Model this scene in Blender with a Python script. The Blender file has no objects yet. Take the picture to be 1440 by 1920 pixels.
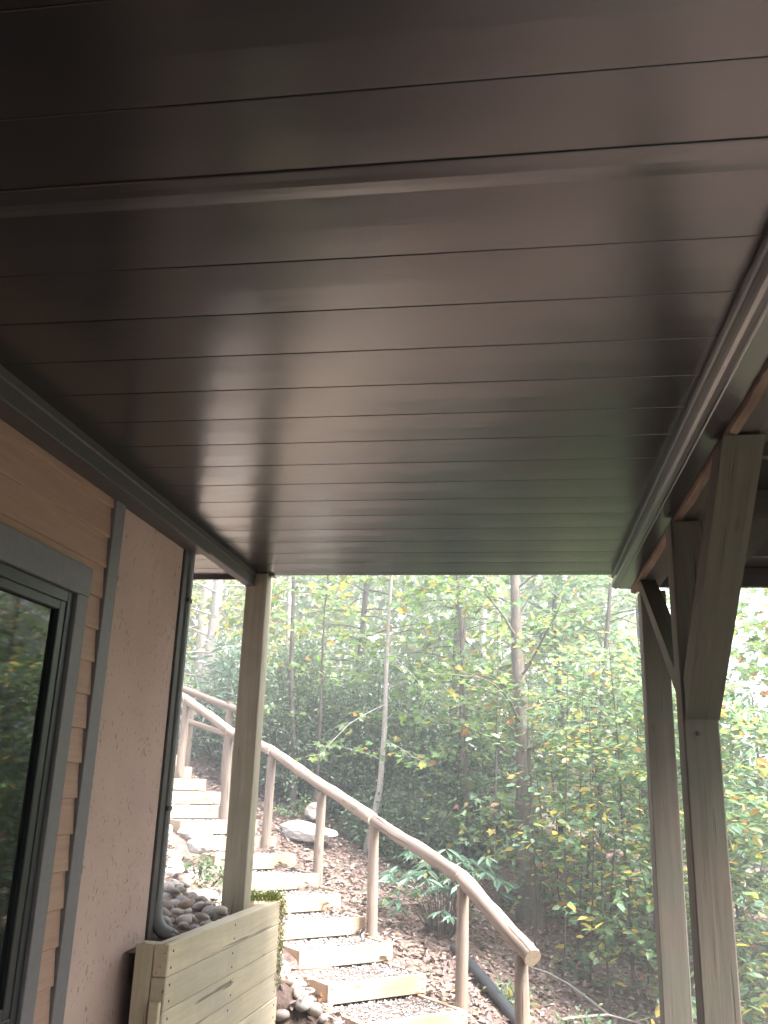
import bpy, bmesh, math, random
import numpy as np
from mathutils import Vector, Matrix, noise

random.seed(7)
rng = np.random.default_rng(11)
SC = bpy.context.scene
COL = SC.collection
H = 1.9                       # eye height: every z below is written relative to the eye, mk() lifts it

# ------------------------------------------------------------------ camera
cam_d = bpy.data.cameras.new('camera'); cam = bpy.data.objects.new('camera', cam_d); COL.objects.link(cam)
cam_d.sensor_fit = 'HORIZONTAL'; cam_d.sensor_width = 36.0; cam_d.lens = 36.0 * 1645.3 / 1440.0
cam_d.clip_start = 0.05; cam_d.clip_end = 1500
r_, u_, f_ = (0.98952, 0.14103, 0.0309), (0.01185, -0.29263, 0.95615), (-0.14388, 0.94577, 0.29123)
cam.matrix_world = Matrix(((r_[0], u_[0], -f_[0], 0), (r_[1], u_[1], -f_[1], 0), (r_[2], u_[2], -f_[2], H), (0, 0, 0, 1)))
SC.camera = cam

# ------------------------------------------------------------------ sky, sun, exposure
SUN_EL, SUN_AZ = math.radians(55), math.radians(110)      # azimuth clockwise from +Y
w = bpy.data.worlds.new('World'); SC.world = w; w.use_nodes = True
nt = w.node_tree; nt.nodes.clear()
sky = nt.nodes.new('ShaderNodeTexSky'); sky.sky_type = 'NISHITA'; sky.sun_disc = False
sky.sun_elevation = SUN_EL; sky.sun_rotation = SUN_AZ; sky.air_density = 1.0; sky.dust_density = 4.0; sky.ozone_density = 1.0
hsv = nt.nodes.new('ShaderNodeHueSaturation'); hsv.inputs['Saturation'].default_value = 0.42
bg = nt.nodes.new('ShaderNodeBackground'); bg.inputs['Strength'].default_value = 0.115
wo = nt.nodes.new('ShaderNodeOutputWorld')
nt.links.new(sky.outputs[0], hsv.inputs['Color']); nt.links.new(hsv.outputs[0], bg.inputs['Color']); nt.links.new(bg.outputs[0], wo.inputs['Surface'])
sun_d = bpy.data.lights.new('sun', 'SUN'); sun_d.energy = 4.3; sun_d.angle = math.radians(28); sun_d.color = (1.0, 0.975, 0.95)
sun = bpy.data.objects.new('sun', sun_d); COL.objects.link(sun)
sd = Vector((math.sin(SUN_AZ) * math.cos(SUN_EL), math.cos(SUN_AZ) * math.cos(SUN_EL), math.sin(SUN_EL)))
sun.rotation_euler = sd.to_track_quat('Z', 'Y').to_euler(); sun.location = sd * 40
SC.view_settings.view_transform = 'Standard'; SC.view_settings.look = 'None'
SC.view_settings.exposure = 2.88; SC.view_settings.gamma = 1.0; SC.view_settings.use_curve_mapping = False
SC.cycles.use_adaptive_sampling = True; SC.cycles.adaptive_threshold = .025
SC.cycles.max_bounces = 5; SC.cycles.diffuse_bounces = 3; SC.cycles.glossy_bounces = 3; SC.cycles.transmission_bounces = 4; SC.cycles.transparent_max_bounces = 4
SC.cycles.use_denoising = True

# ------------------------------------------------------------------ helpers
def tag(o, label=None, cat=None, group=None, kind=None):
    if label: o['label'] = label
    if cat: o['category'] = cat
    if group: o['group'] = group
    if kind: o['kind'] = kind
    return o
def thing(name, loc, label, cat, group=None):
    e = bpy.data.objects.new(name, None); COL.objects.link(e); e.empty_display_size = 0.1
    e.location = (loc[0], loc[1], loc[2] + H)
    return tag(e, label, cat, group)
def sub(name, parent):                                     # an Empty that is a part with sub-parts
    e = bpy.data.objects.new(name, None); COL.objects.link(e); e.parent = parent; e.empty_display_size = 0.1
    return e
def wloc(o):
    v = Vector((0, 0, 0))
    while o is not None:
        v += o.location; o = o.parent
    return v
def mesh_np(name, verts, loops, starts, totals, smooth=False):
    m = bpy.data.meshes.new(name)
    m.vertices.add(len(verts)); m.vertices.foreach_set('co', np.asarray(verts, dtype=np.float32).ravel())
    m.loops.add(len(loops)); m.loops.foreach_set('vertex_index', np.asarray(loops, dtype=np.int32))
    m.polygons.add(len(starts)); m.polygons.foreach_set('loop_start', np.asarray(starts, dtype=np.int32))
    m.polygons.foreach_set('loop_total', np.asarray(totals, dtype=np.int32))
    m.polygons.foreach_set('use_smooth', np.full(len(starts), smooth, dtype=bool))
    m.update(calc_edges=True)
    return m
class MB:
    """collects shapes in eye-relative world coordinates, with a 'loc' attribute that runs along each piece's grain"""
    def __init__(s): s.v = []; s.f = []; s.l = []; s.mi = []
    def add(s, v, f, l=None, mi=0):
        n = len(s.v); s.v += [tuple(a) for a in v]; s.l += [tuple(a) for a in (l if l is not None else v)]
        s.f += [tuple(i + n for i in q) for q in f]; s.mi += [mi] * len(f); return s
    def box(s, c, ux, uy, uz, dx, dy, dz, ch=0.004, mi=0):
        """box centred at c, full sizes dx dy dz along the axes (dx is the grain), edges chamfered"""
        ux, uy, uz = (Vector(a).normalized() for a in (ux, uy, uz)); c = Vector(c)
        off = Vector((random.random() * 30, random.random() * 30, random.random() * 30))
        hx, hy, hz = dx / 2, dy / 2, dz / 2; ch = min(ch, hx * .8, hy * .8, hz * .8)
        V = []; idx = {}
        for sx in (-1, 1):
            for sy in (-1, 1):
                for sz in (-1, 1):
                    for k in range(3):
                        p = [hx, hy, hz]
                        for j in range(3):
                            if j != k: p[j] -= ch
                        idx[(sx, sy, sz, k)] = len(V); V.append(Vector((sx * p[0], sy * p[1], sz * p[2])))
        F = []; S = (-1, 1)
        for k in range(3):
            a, b = [(1, 2), (2, 0), (0, 1)][k]
            for sk in S:
                q = []
                for (sa, sb) in ((-1, -1), (1, -1), (1, 1), (-1, 1)):
                    t = [0, 0, 0]; t[k] = sk; t[a] = sa; t[b] = sb; q.append(idx[(*t, k)])
                F.append(q if sk > 0 else q[::-1])
        for e in range(3):                                  # edges parallel to axis e
            a, b = [(1, 2), (2, 0), (0, 1)][e]
            for sa in S:
                for sb in S:
                    t0 = [0, 0, 0]; t0[a] = sa; t0[b] = sb; t1 = list(t0); t0[e] = -1; t1[e] = 1
                    q = [idx[(*t0, a)], idx[(*t1, a)], idx[(*t1, b)], idx[(*t0, b)]]
                    F.append(q if sa * sb < 0 else q[::-1])
        for sx in S:
            for sy in S:
                for sz in S:
                    q = [idx[(sx, sy, sz, 0)], idx[(sx, sy, sz, 1)], idx[(sx, sy, sz, 2)]]
                    F.append(q if sx * sy * sz > 0 else q[::-1])
        s.add([c + ux * p.x + uy * p.y + uz * p.z for p in V], F, [p + off for p in V], mi); return s
    def abox(s, x0, x1, y0, y1, z0, z1, grain='x', ch=0.003, mi=0):
        c = ((x0 + x1) / 2, (y0 + y1) / 2, (z0 + z1) / 2); X, Y, Z = (1, 0, 0), (0, 1, 0), (0, 0, 1)
        d = (x1 - x0, y1 - y0, z1 - z0)
        if grain == 'x': return s.box(c, X, Y, Z, *d, ch=ch, mi=mi)
        if grain == 'y': return s.box(c, Y, Z, X, d[1], d[2], d[0], ch=ch, mi=mi)
        return s.box(c, Z, X, Y, d[2], d[0], d[1], ch=ch, mi=mi)
    def extrude(s, prof, axis, a0, a1, mi=0):
        """closed profile of (u,v) extruded along 'x' (u=y,v=z) or 'y' (u=x,v=z)"""
        n = len(prof); V = []
        for a in (a0, a1):
            for (u, v) in prof: V.append((a, u, v) if axis == 'x' else (u, a, v))
        F = [(i, (i + 1) % n, n + (i + 1) % n, n + i) for i in range(n)] + [tuple(range(n))[::-1], tuple(range(n, 2 * n))]
        if axis == 'y': F = [q[::-1] for q in F]
        s.add(V, F, mi=mi); return s
    def tube(s, pts, rad, n=10, wob=0.0, cap=True, mi=0, capmi=None):
        pts = [Vector(p) for p in pts]; off = Vector((random.random() * 30, random.random() * 30, 0))
        V = []; L = []; F = []; run = 0; ref = Vector((0.31, 0.17, 0.93))
        for i, p in enumerate(pts):
            d = (pts[min(i + 1, len(pts) - 1)] - pts[max(i - 1, 0)]).normalized()
            a = d.cross(ref if abs(d.dot(ref)) < .95 else Vector((1, 0, 0))).normalized(); b = d.cross(a)
            if i: run += (p - pts[i - 1]).length
            for k in range(n):
                t = 2 * math.pi * k / n; dr = 1 + (wob * noise.noise(Vector((run * 3.1, math.cos(t) * 1.3, math.sin(t) * 1.3)) + off) if wob else 0)
                V.append(p + (a * math.cos(t) + b * math.sin(t)) * rad[i] * dr)
                L.append(Vector((run, math.cos(t) * rad[i], math.sin(t) * rad[i])) + off)
        for i in range(len(pts) - 1):
            for k in range(n):
                k2 = (k + 1) % n; F.append((i * n + k, i * n + k2, (i + 1) * n + k2, (i + 1) * n + k))
        s.add(V, F, L, mi)
        if cap:
            m = len(s.v) - len(V)
            for base, rev in ((0, True), (len(pts) - 1, False)):
                ring = [V[base * n + k] for k in range(n)]
                lo = [Vector((l.x * 0 + 3, l.y, l.z)) for l in L[base * n:base * n + n]]
                s.add(ring, [tuple(range(n))[::-1] if rev else tuple(range(n))], lo, mi if capmi is None else capmi)
        return s
    def build(s, name, mats, parent=None, smooth=False, fix=False):
        me = bpy.data.meshes.new(name)
        o = bpy.data.objects.new(name, me); COL.objects.link(o)
        base = wloc(parent) if parent else Vector((0, 0, 0))
        if parent: o.parent = parent
        me.from_pydata([(v[0] - base.x, v[1] - base.y, v[2] + H - base.z) for v in s.v], [], s.f)
        at = me.attributes.new('loc', 'FLOAT_VECTOR', 'POINT'); at.data.foreach_set('vector', np.array(s.l, dtype=np.float32).ravel())
        mats = mats if isinstance(mats, (list, tuple)) else [mats]
        for m in mats: me.materials.append(m)
        if len(mats) > 1: me.polygons.foreach_set('material_index', np.array(s.mi, dtype=np.int32))
        if smooth: me.polygons.foreach_set('use_smooth', np.ones(len(me.polygons), dtype=bool))
        if smooth == 'auto':
            bm = bmesh.new(); bm.from_mesh(me)
            for e in bm.edges:
                if len(e.link_faces) == 2 and e.calc_face_angle(0) > .7: e.smooth = False
            bm.to_mesh(me); bm.free()
        me.update(); return o

# ------------------------------------------------------------------ materials
def mat(name):
    m = bpy.data.materials.new(name); m.use_nodes = True; n = m.node_tree.nodes; n.clear()
    o = n.new('ShaderNodeOutputMaterial'); p = n.new('ShaderNodeBsdfPrincipled'); m.node_tree.links.new(p.outputs[0], o.inputs[0])
    return m, m.node_tree, p, o
def N(t, kind, **kw):
    n = t.nodes.new(kind)
    for k, v in kw.items():
        if k in n.inputs: n.inputs[k].default_value = v
        else: setattr(n, k, v)
    return n
def ramp(t, src, stops):
    r = t.nodes.new('ShaderNodeValToRGB'); e = r.color_ramp.elements
    while len(e) < len(stops): e.new(0.5)
    for i, (p, c) in enumerate(stops): e[i].position = p; e[i].color = (*c, 1) if len(c) == 3 else c
    t.links.new(src, r.inputs[0]); return r
def mix(t, a, b, fac, mode='MIX'):
    m = t.nodes.new('ShaderNodeMix'); m.data_type = 'RGBA'; m.blend_type = mode
    for s, v in ((m.inputs[0], fac), (m.inputs[6], a), (m.inputs[7], b)):
        if hasattr(v, 'is_linked'): t.links.new(v, s)
        else: s.default_value = v if isinstance(v, (int, float)) else (*v, 1)
    return m.outputs[2]
def bump(t, p, src, strength, dist):
    b = N(t, 'ShaderNodeBump', Strength=strength, Distance=dist); t.links.new(src, b.inputs['Height']); t.links.new(b.outputs[0], p.inputs['Normal']); return b
def wood(name, c1, c2, knot, grain=(1.2, 26, 26), rough=.7, stain=None, stain_amt=.35, knots=True, endc=None, crack=0):
    m, t, p, o = mat(name); a = N(t, 'ShaderNodeAttribute', attribute_name='loc')
    mp = N(t, 'ShaderNodeMapping'); mp.inputs['Scale'].default_value = grain; t.links.new(a.outputs['Vector'], mp.inputs[0])
    n1 = N(t, 'ShaderNodeTexNoise', Scale=1.6, Detail=6.0, Roughness=.62, Distortion=.5); t.links.new(mp.outputs[0], n1.inputs['Vector'])
    r1 = ramp(t, n1.outputs[0], [(.3, c1), (.7, c2)]); col = r1.outputs[0]
    if stain:
        n2 = N(t, 'ShaderNodeTexNoise', Scale=3.0, Detail=4.0, Roughness=.6); t.links.new(a.outputs['Vector'], n2.inputs['Vector'])
        r2 = ramp(t, n2.outputs[0], [(.42, (0, 0, 0)), (.68, (stain_amt,) * 3)]); col = mix(t, col, stain, r2.outputs[0])
    if knots:
        mk2 = N(t, 'ShaderNodeMapping'); mk2.inputs['Scale'].default_value = (2.6, 9, 9); t.links.new(a.outputs['Vector'], mk2.inputs[0])
        v = N(t, 'ShaderNodeTexVoronoi', Scale=1.0); t.links.new(mk2.outputs[0], v.inputs['Vector'])
        rk = ramp(t, v.outputs['Distance'], [(.07, (.85,) * 3), (.16, (0, 0, 0))]); col = mix(t, col, knot, rk.outputs[0])
    hgt = n1.outputs[0]
    if crack:
        mc = N(t, 'ShaderNodeMapping'); mc.inputs['Scale'].default_value = (.9, crack, crack); t.links.new(a.outputs['Vector'], mc.inputs[0])
        nc = N(t, 'ShaderNodeTexNoise', Scale=1.3, Detail=2.0, Roughness=.5, Distortion=.2); t.links.new(mc.outputs[0], nc.inputs['Vector'])
        rc = ramp(t, nc.outputs[0], [(.66, (0, 0, 0)), (.70, (.8,) * 3)]); col = mix(t, col, tuple(x * .28 for x in c1), rc.outputs[0])
        sb = N(t, 'ShaderNodeMath', operation='MULTIPLY_ADD'); t.links.new(rc.outputs[0], sb.inputs[0]); sb.inputs[1].default_value = -1.5; t.links.new(n1.outputs[0], sb.inputs[2]); hgt = sb.outputs[0]
    oi = N(t, 'ShaderNodeObjectInfo'); rr = ramp(t, oi.outputs['Random'], [(0, (.86, .86, .86)), (1, (1.1, 1.08, 1.05))])
    col = mix(t, col, rr.outputs[0], 1.0, 'MULTIPLY')
    t.links.new(col, p.inputs['Base Color']); p.inputs['Roughness'].default_value = rough; p.inputs['Specular IOR Level'].default_value = .3
    bump(t, p, hgt, .45, .004); return m
def plain(name, c, rough=.5, spec=.5, nscale=30, namt=.12, bmp=.0, coord='Object', metal=0):
    m, t, p, o = mat(name); tc = N(t, 'ShaderNodeTexCoord'); n = N(t, 'ShaderNodeTexNoise', Scale=nscale, Detail=5.0, Roughness=.6)
    t.links.new(tc.outputs[coord], n.inputs['Vector'])
    lo = tuple(x * (1 - namt) for x in c); hi = tuple(x * (1 + namt) for x in c)
    r = ramp(t, n.outputs[0], [(.3, lo), (.7, hi)]); t.links.new(r.outputs[0], p.inputs['Base Color'])
    p.inputs['Roughness'].default_value = rough; p.inputs['Specular IOR Level'].default_value = spec; p.inputs['Metallic'].default_value = metal
    if bmp: bump(t, p, n.outputs[0], .5, bmp)
    return m

M = {}
M['stair'] = wood('pale_pine', (.36, .27, .185), (.47, .36, .255), (.25, .13, .06), rough=.65, stain=(.42, .36, .27), stain_amt=.3)
M['planter'] = wood('treated_pine', (.50, .435, .32), (.63, .555, .425), (.16, .11, .07), rough=.7, stain=(.40, .37, .32), stain_amt=.6, crack=24)
M['post'] = wood('treated_post', (.27, .25, .195), (.40, .365, .285), (.10, .08, .05), rough=.75, stain=(.21, .20, .155), stain_amt=.5, crack=34)
M['old'] = wood('weathered_brown_wood', (.10, .082, .066), (.165, .135, .108), (.07, .05, .04), rough=.8, stain=(.10, .115, .085), stain_amt=.65, crack=34)
M['beam'] = wood('stained_beam', (.06, .05, .046), (.10, .083, .076), (.05, .03, .02), rough=.7, stain=(.05, .04, .045), stain_amt=.5)
M['raw'] = wood('splintered_edge', (.15, .105, .085), (.28, .20, .16), (.08, .04, .03), grain=(2.5, 60, 60), rough=.8, stain=(.12, .07, .05), stain_amt=.6)
M['log'] = wood('peeled_log', (.17, .125, .10), (.30, .235, .19), (.12, .075, .05), grain=(1.5, 30, 30), rough=.8, stain=(.2, .17, .15), stain_amt=.5, crack=34)
M['logend'] = plain('cut_log_end', (.48, .39, .29), .85, .2, 60, .2)
M['screw'] = plain('dark_screw', (.03, .028, .025), .5, .5)

def soffit_mat(name, c):
    m, t, p, o = mat(name); tc = N(t, 'ShaderNodeTexCoord')
    mp = N(t, 'ShaderNodeMapping'); mp.inputs['Scale'].default_value = (.7, 5, 1); t.links.new(tc.outputs['Object'], mp.inputs[0])
    n2 = N(t, 'ShaderNodeTexNoise', Scale=2.0, Detail=2.0); t.links.new(mp.outputs[0], n2.inputs['Vector'])
    n3 = N(t, 'ShaderNodeTexNoise', Scale=2.5, Detail=1.0, Roughness=.5); t.links.new(tc.outputs['Object'], n3.inputs['Vector'])
    r = ramp(t, n3.outputs[0], [(.3, tuple(x * .96 for x in c)), (.7, tuple(x * 1.04 for x in c))]); t.links.new(r.outputs[0], p.inputs['Base Color'])
    p.inputs['Roughness'].default_value = .235
    p.inputs['Specular IOR Level'].default_value = .55; p.inputs['IOR'].default_value = 1.95
    b2 = N(t, 'ShaderNodeBump', Strength=.2, Distance=.004); t.links.new(n2.outputs[0], b2.inputs['Height'])
    t.links.new(b2.outputs[0], p.inputs['Normal']); return m
M['soffit'] = soffit_mat('brown_metal_soffit', (.015, .0132, .0158))
M['trimbrown'] = soffit_mat('brown_metal_trim', (.034, .030, .033))
M['dark'] = plain('dark_underside', (.03, .026, .026), .9, .2)
M['greytrim'] = plain('grey_painted_trim', (.20, .185, .205), .55, .4, 25, .1, .0006)
M['darktrim'] = plain('dark_grey_trim', (.088, .08, .08), .55, .4, 25, .12, .0006)
M['sash'] = plain('black_window_sash', (.018, .02, .026), .4, .5, 20, .15)
M['spout'] = plain('grey_metal_downspout', (.20, .20, .215), .45, .5, 20, .1)
M['pipe'] = plain('black_plastic_pipe', (.025, .026, .03), .35, .5, 12, .2)
M['concrete'] = plain('concrete', (.075, .068, .062), .85, .2, 8, .2, .002)

def siding_mat():
    m, t, p, o = mat('tan_lap_siding'); tc = N(t, 'ShaderNodeTexCoord'); mp = N(t, 'ShaderNodeMapping'); mp.inputs['Scale'].default_value = (20, 1.5, 30)
    t.links.new(tc.outputs['Object'], mp.inputs[0]); n = N(t, 'ShaderNodeTexNoise', Scale=2.0, Detail=6.0, Roughness=.6); t.links.new(mp.outputs[0], n.inputs['Vector'])
    r = ramp(t, n.outputs[0], [(.3, (.40, .245, .19)), (.7, (.48, .31, .25))]); t.links.new(r.outputs[0], p.inputs['Base Color'])
    p.inputs['Roughness'].default_value = .6; p.inputs['Specular IOR Level'].default_value = .3; bump(t, p, n.outputs[0], .4, .0015); return m
M['siding'] = siding_mat()
def stucco_mat():
    m, t, p, o = mat('tan_stucco'); tc = N(t, 'ShaderNodeTexCoord')
    n = N(t, 'ShaderNodeTexNoise', Scale=60.0, Detail=6.0, Roughness=.7); t.links.new(tc.outputs['Object'], n.inputs['Vector'])
    n2 = N(t, 'ShaderNodeTexNoise', Scale=2.2, Detail=4.0, Roughness=.6); t.links.new(tc.outputs['Object'], n2.inputs['Vector'])
    r = ramp(t, n2.outputs[0], [(.3, (.50, .355, .32)), (.7, (.60, .435, .39))])
    mp = N(t, 'ShaderNodeMapping'); mp.inputs['Scale'].default_value = (45, 66, 34); t.links.new(tc.outputs['Object'], mp.inputs[0])
    v = N(t, 'ShaderNodeTexNoise', Scale=1.0, Detail=3.0, Roughness=.55); t.links.new(mp.outputs[0], v.inputs['Vector'])
    n3 = N(t, 'ShaderNodeTexNoise', Scale=5.0, Detail=2.0); t.links.new(tc.outputs['Object'], n3.inputs['Vector'])
    pit = N(t, 'ShaderNodeMath', operation='ADD'); t.links.new(v.outputs[0], pit.inputs[0])
    sc = N(t, 'ShaderNodeMath', operation='MULTIPLY_ADD'); t.links.new(n3.outputs[0], sc.inputs[0]); sc.inputs[1].default_value = .35; sc.inputs[2].default_value = -.175
    t.links.new(sc.outputs[0], pit.inputs[1])
    rp = ramp(t, pit.outputs[0], [(.632, (0, 0, 0)), (.69, (.7,) * 3)])
    t.links.new(mix(t, r.outputs[0], (.22, .14, .12), rp.outputs[0]), p.inputs['Base Color'])
    inv = N(t, 'ShaderNodeMath', operation='MULTIPLY_ADD'); t.links.new(rp.outputs[0], inv.inputs[0]); inv.inputs[1].default_value = -1.2; t.links.new(n.outputs[0], inv.inputs[2])
    p.inputs['Roughness'].default_value = .9; p.inputs['Specular IOR Level'].default_value = .2; bump(t, p, inv.outputs[0], .6, .003); return m
M['stucco'] = stucco_mat()
def glass_mat():
    m, t, p, o = mat('dark_window_glass'); p.inputs['Base Color'].default_value = (.006, .008, .008, 1); p.inputs['Roughness'].default_value = .03
    p.inputs['Specular IOR Level'].default_value = .5
    tc = N(t, 'ShaderNodeTexCoord'); n = N(t, 'ShaderNodeTexNoise', Scale=2.0, Detail=1.0); t.links.new(tc.outputs['Object'], n.inputs['Vector']); bump(t, p, n.outputs[0], .15, .004); return m
M['glass'] = glass_mat()
def stone_mat(name, stops, sc=9):
    m, t, p, o = mat(name); tc = N(t, 'ShaderNodeTexCoord'); oi = N(t, 'ShaderNodeObjectInfo')
    n = N(t, 'ShaderNodeTexNoise', Scale=sc, Detail=6.0, Roughness=.65); t.links.new(tc.outputs['Object'], n.inputs['Vector'])
    r = ramp(t, oi.outputs['Random'], stops); r.color_ramp.interpolation = 'CONSTANT'
    r2 = ramp(t, n.outputs[0], [(.3, (.72,) * 3), (.72, (1.22,) * 3)])
    t.links.new(mix(t, r.outputs[0], r2.outputs[0], 1.0, 'MULTIPLY'), p.inputs['Base Color'])
    p.inputs['Roughness'].default_value = .75; p.inputs['Specular IOR Level'].default_value = .3; bump(t, p, n.outputs[0], .5, .004); return m
M['stone'] = stone_mat('river_stone', [(0, (.34, .31, .29)), (.2, (.42, .37, .33)), (.4, (.26, .25, .24)), (.55, (.48, .43, .39)), (.7, (.31, .26, .235)), (.85, (.38, .29, .235)), (.95, (.5, .45, .4))])
M['boulder'] = stone_mat('pale_boulder', [(0, (.38, .36, .35)), (.5, (.46, .43, .42))], 5)
def tint_mat(name, rough=.5, trans=.35, spec=.4, boost=1.25):
    m, t, p, o = mat(name); a = N(t, 'ShaderNodeAttribute', attribute_name='tint')
    t.links.new(a.outputs['Color'], p.inputs['Base Color']); p.inputs['Roughness'].default_value = rough; p.inputs['Specular IOR Level'].default_value = spec
    if trans:
        tr = N(t, 'ShaderNodeBsdfTranslucent'); t.links.new(mix(t, a.outputs['Color'], (boost, boost * 1.02, boost * .8), 1.0, 'MULTIPLY'), tr.inputs['Color'])
        ms = N(t, 'ShaderNodeMixShader', Fac=trans); t.links.new(p.outputs[0], ms.inputs[1]); t.links.new(tr.outputs[0], ms.inputs[2]); t.links.new(ms.outputs[0], o.inputs[0])
    return m
M['leaf'] = tint_mat('broad_leaf', .42, .5, .5, 1.45)
M['evergreen'] = tint_mat('evergreen_leaf', .38, .3, .55, 1.4)
M['litter'] = tint_mat('dead_leaf', .8, .15, .2)
M['pebble'] = tint_mat('gravel_pebble', .8, 0, .3)
def bark_mat(name, c1, c2, sc=(14, 14, 3), b=.008):
    m, t, p, o = mat(name); tc = N(t, 'ShaderNodeTexCoord'); mp = N(t, 'ShaderNodeMapping'); mp.inputs['Scale'].default_value = sc; t.links.new(tc.outputs['Object'], mp.inputs[0])
    n = N(t, 'ShaderNodeTexNoise', Scale=2.2, Detail=7.0, Roughness=.68, Distortion=.3); t.links.new(mp.outputs[0], n.inputs['Vector'])
    r = ramp(t, n.outputs[0], [(.3, c1), (.68, c2)]); t.links.new(r.outputs[0], p.inputs['Base Color']); p.inputs['Roughness'].default_value = .9; p.inputs['Specular IOR Level'].default_value = .15
    bump(t, p, n.outputs[0], .8, b); return m
M['bark_grey'] = bark_mat('smooth_grey_bark', (.19, .17, .155), (.33, .30, .275), (9, 9, 16), .003)
M['bark_brown'] = bark_mat('rough_brown_bark', (.08, .066, .056), (.20, .168, .142))
M['bark_dark'] = bark_mat('dark_bark', (.05, .042, .036), (.13, .11, .095))
M['bark_pale'] = bark_mat('pale_bark', (.2, .18, .165), (.36, .33, .3), (8, 8, 3), .004)
def soil_mat():
    m, t, p, o = mat('forest_soil'); tc = N(t, 'ShaderNodeTexCoord')
    n = N(t, 'ShaderNodeTexNoise', Scale=14.0, Detail=8.0, Roughness=.7); t.links.new(tc.outputs['Object'], n.inputs['Vector'])
    v = N(t, 'ShaderNodeTexVoronoi', Scale=26.0); t.links.new(tc.outputs['Object'], v.inputs['Vector'])
    r = ramp(t, n.outputs[0], [(.3, (.08, .06, .053)), (.5, (.14, .107, .095)), (.72, (.21, .165, .15))])
    r2 = ramp(t, v.outputs['Color'], [(.2, (.75, .72, .7)), (.8, (1.25, 1.15, 1.1))])
    t.links.new(mix(t, r.outputs[0], r2.outputs[0], 1.0, 'MULTIPLY'), p.inputs['Base Color']); p.inputs['Roughness'].default_value = .95; p.inputs['Specular IOR Level'].default_value = .1
    bump(t, p, n.outputs[0], .9, .03); return m
M['soil'] = soil_mat()

# ------------------------------------------------------------------ terrain
FR = [(-.40, 7.79), (-.766, 8.257), (-1.117, 8.72), (-1.43, 9.09), (-1.75, 9.45), (-2.06, 9.79), (-2.40, 10.15), (-2.73, 10.50), (-3.05, 10.80),
      (-3.37, 11.07), (-3.68, 11.33), (-4.0, 11.58), (-4.30, 11.82), (-4.62, 12.08), (-4.94, 12.34)]
STZ = [-1.721 + .15 * i for i in range(len(FR))]
def st_of(x, y): return (-.72 * (x + .40) + .69 * (y - 7.8), .69 * (x + .40) + .72 * (y - 7.8))
def gz(x, y, rough=True):
    s, t = st_of(x, y)
    se = s if s > 0 else .45 * math.tanh(s / .45) * 1.0
    if s > 6: se = 6 + 9 * math.tanh((s - 6) / 9) * .85
    z = -1.90 + .318 * se - .085 * max(t, 0) / (1 + max(t, 0) / 40)
    z -= .10 * max(0, -s) / (1 + max(0, -s) / 8) if x > 1.2 else 0
    z -= .14 * min(1, max(0, .52 - abs(t + .49)) / .06) if -.3 < s < 9 else 0
    if rough:
        dist = max(0, abs(t + .5) - .6)
        z += min(1, dist * 1.5) * (.10 * noise.noise(Vector((x * .5, y * .5, 3))) + .05 * noise.noise(Vector((x * 1.7, y * 1.7, 9))))
    return z
def axis_pts(c, near, step, far, n):
    a = list(np.arange(c - near, c + near + 1e-6, step)); g = [near * (far / near) ** (k / n) for k in range(1, n + 1)]
    return [c - q for q in g[::-1]] + a + [c + q for q in g]
xs = axis_pts(-.5, 7, .16, 160, 14); ys = axis_pts(9, 7, .16, 160, 14)
gv = [(x, y, gz(x, y)) for y in ys for x in xs]; nx = len(xs)
gf = [(j * nx + i, j * nx + i + 1, (j + 1) * nx + i + 1, (j + 1) * nx + i) for j in range(len(ys) - 1) for i in range(nx - 1)]
tag(MB().add(gv, gf).build('ground', M['soil'], smooth=True), kind='structure')
tag(MB().abox(-1.95, 1.6, -6, 4.1, -1.96, -1.84, 'y', .01).build('porch_floor', M['concrete']), kind='structure')

# ------------------------------------------------------------------ leaves
def template(kind):
    if kind == 'oval':
        v = [(0, 0, 0), (.33, .25, .05), (.72, .22, .05), (1, 0, -.04), (.72, -.22, .05), (.33, -.25, .05)]; f = [(0, 3, 2, 1), (0, 5, 4, 3)]
    elif kind == 'long':
        v = [(0, 0, 0), (.3, .13, .03), (.7, .12, 0), (1, 0, -.12), (.7, -.12, 0), (.3, -.13, .03)]; f = [(0, 3, 2, 1), (0, 5, 4, 3)]
    elif kind == 'needle':
        v = [(0, 0, 0), (.5, .11, 0), (1, 0, 0), (.5, -.11, 0)]; f = [(0, 3, 2, 1)]
    elif kind == 'diamond':
        v = [(0, 0, 0), (.45, .3, .05), (1, 0, -.03), (.45, -.3, .05)]; f = [(0, 2, 1), (0, 3, 2)]
    elif kind == 'curl':
        v = [(0, 0, .0), (.33, .26, .16), (.72, .22, .2), (1, 0, .1), (.72, -.22, .14), (.33, -.26, .2)]; f = [(0, 3, 2, 1), (0, 5, 4, 3)]
    elif kind == 'maple':
        ang = [0, 22, 38, 62, 84, 118, 150]; rad = [1.0, .62, .50, .86, .45, .58, .36]
        out = [(math.cos(math.radians(a)) * r, math.sin(math.radians(a)) * r) for a, r in zip(ang, rad)]
        pts = out + [(-.22, 0)] + [(x, -y) for x, y in out[:0:-1]]
        v = [(0, 0, -.05)] + [(x * .62 + .05, y * .62, .05 * (abs(y)) - .05 * max(x, 0)) for x, y in pts]
        n = len(pts); f = [(0, 1 + i, 1 + (i + 1) % n) for i in range(n)]
    return np.array(v, dtype=np.float32), f
TPL = {k: template(k) for k in ('oval', 'long', 'needle', 'diamond', 'curl', 'maple')}
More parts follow.
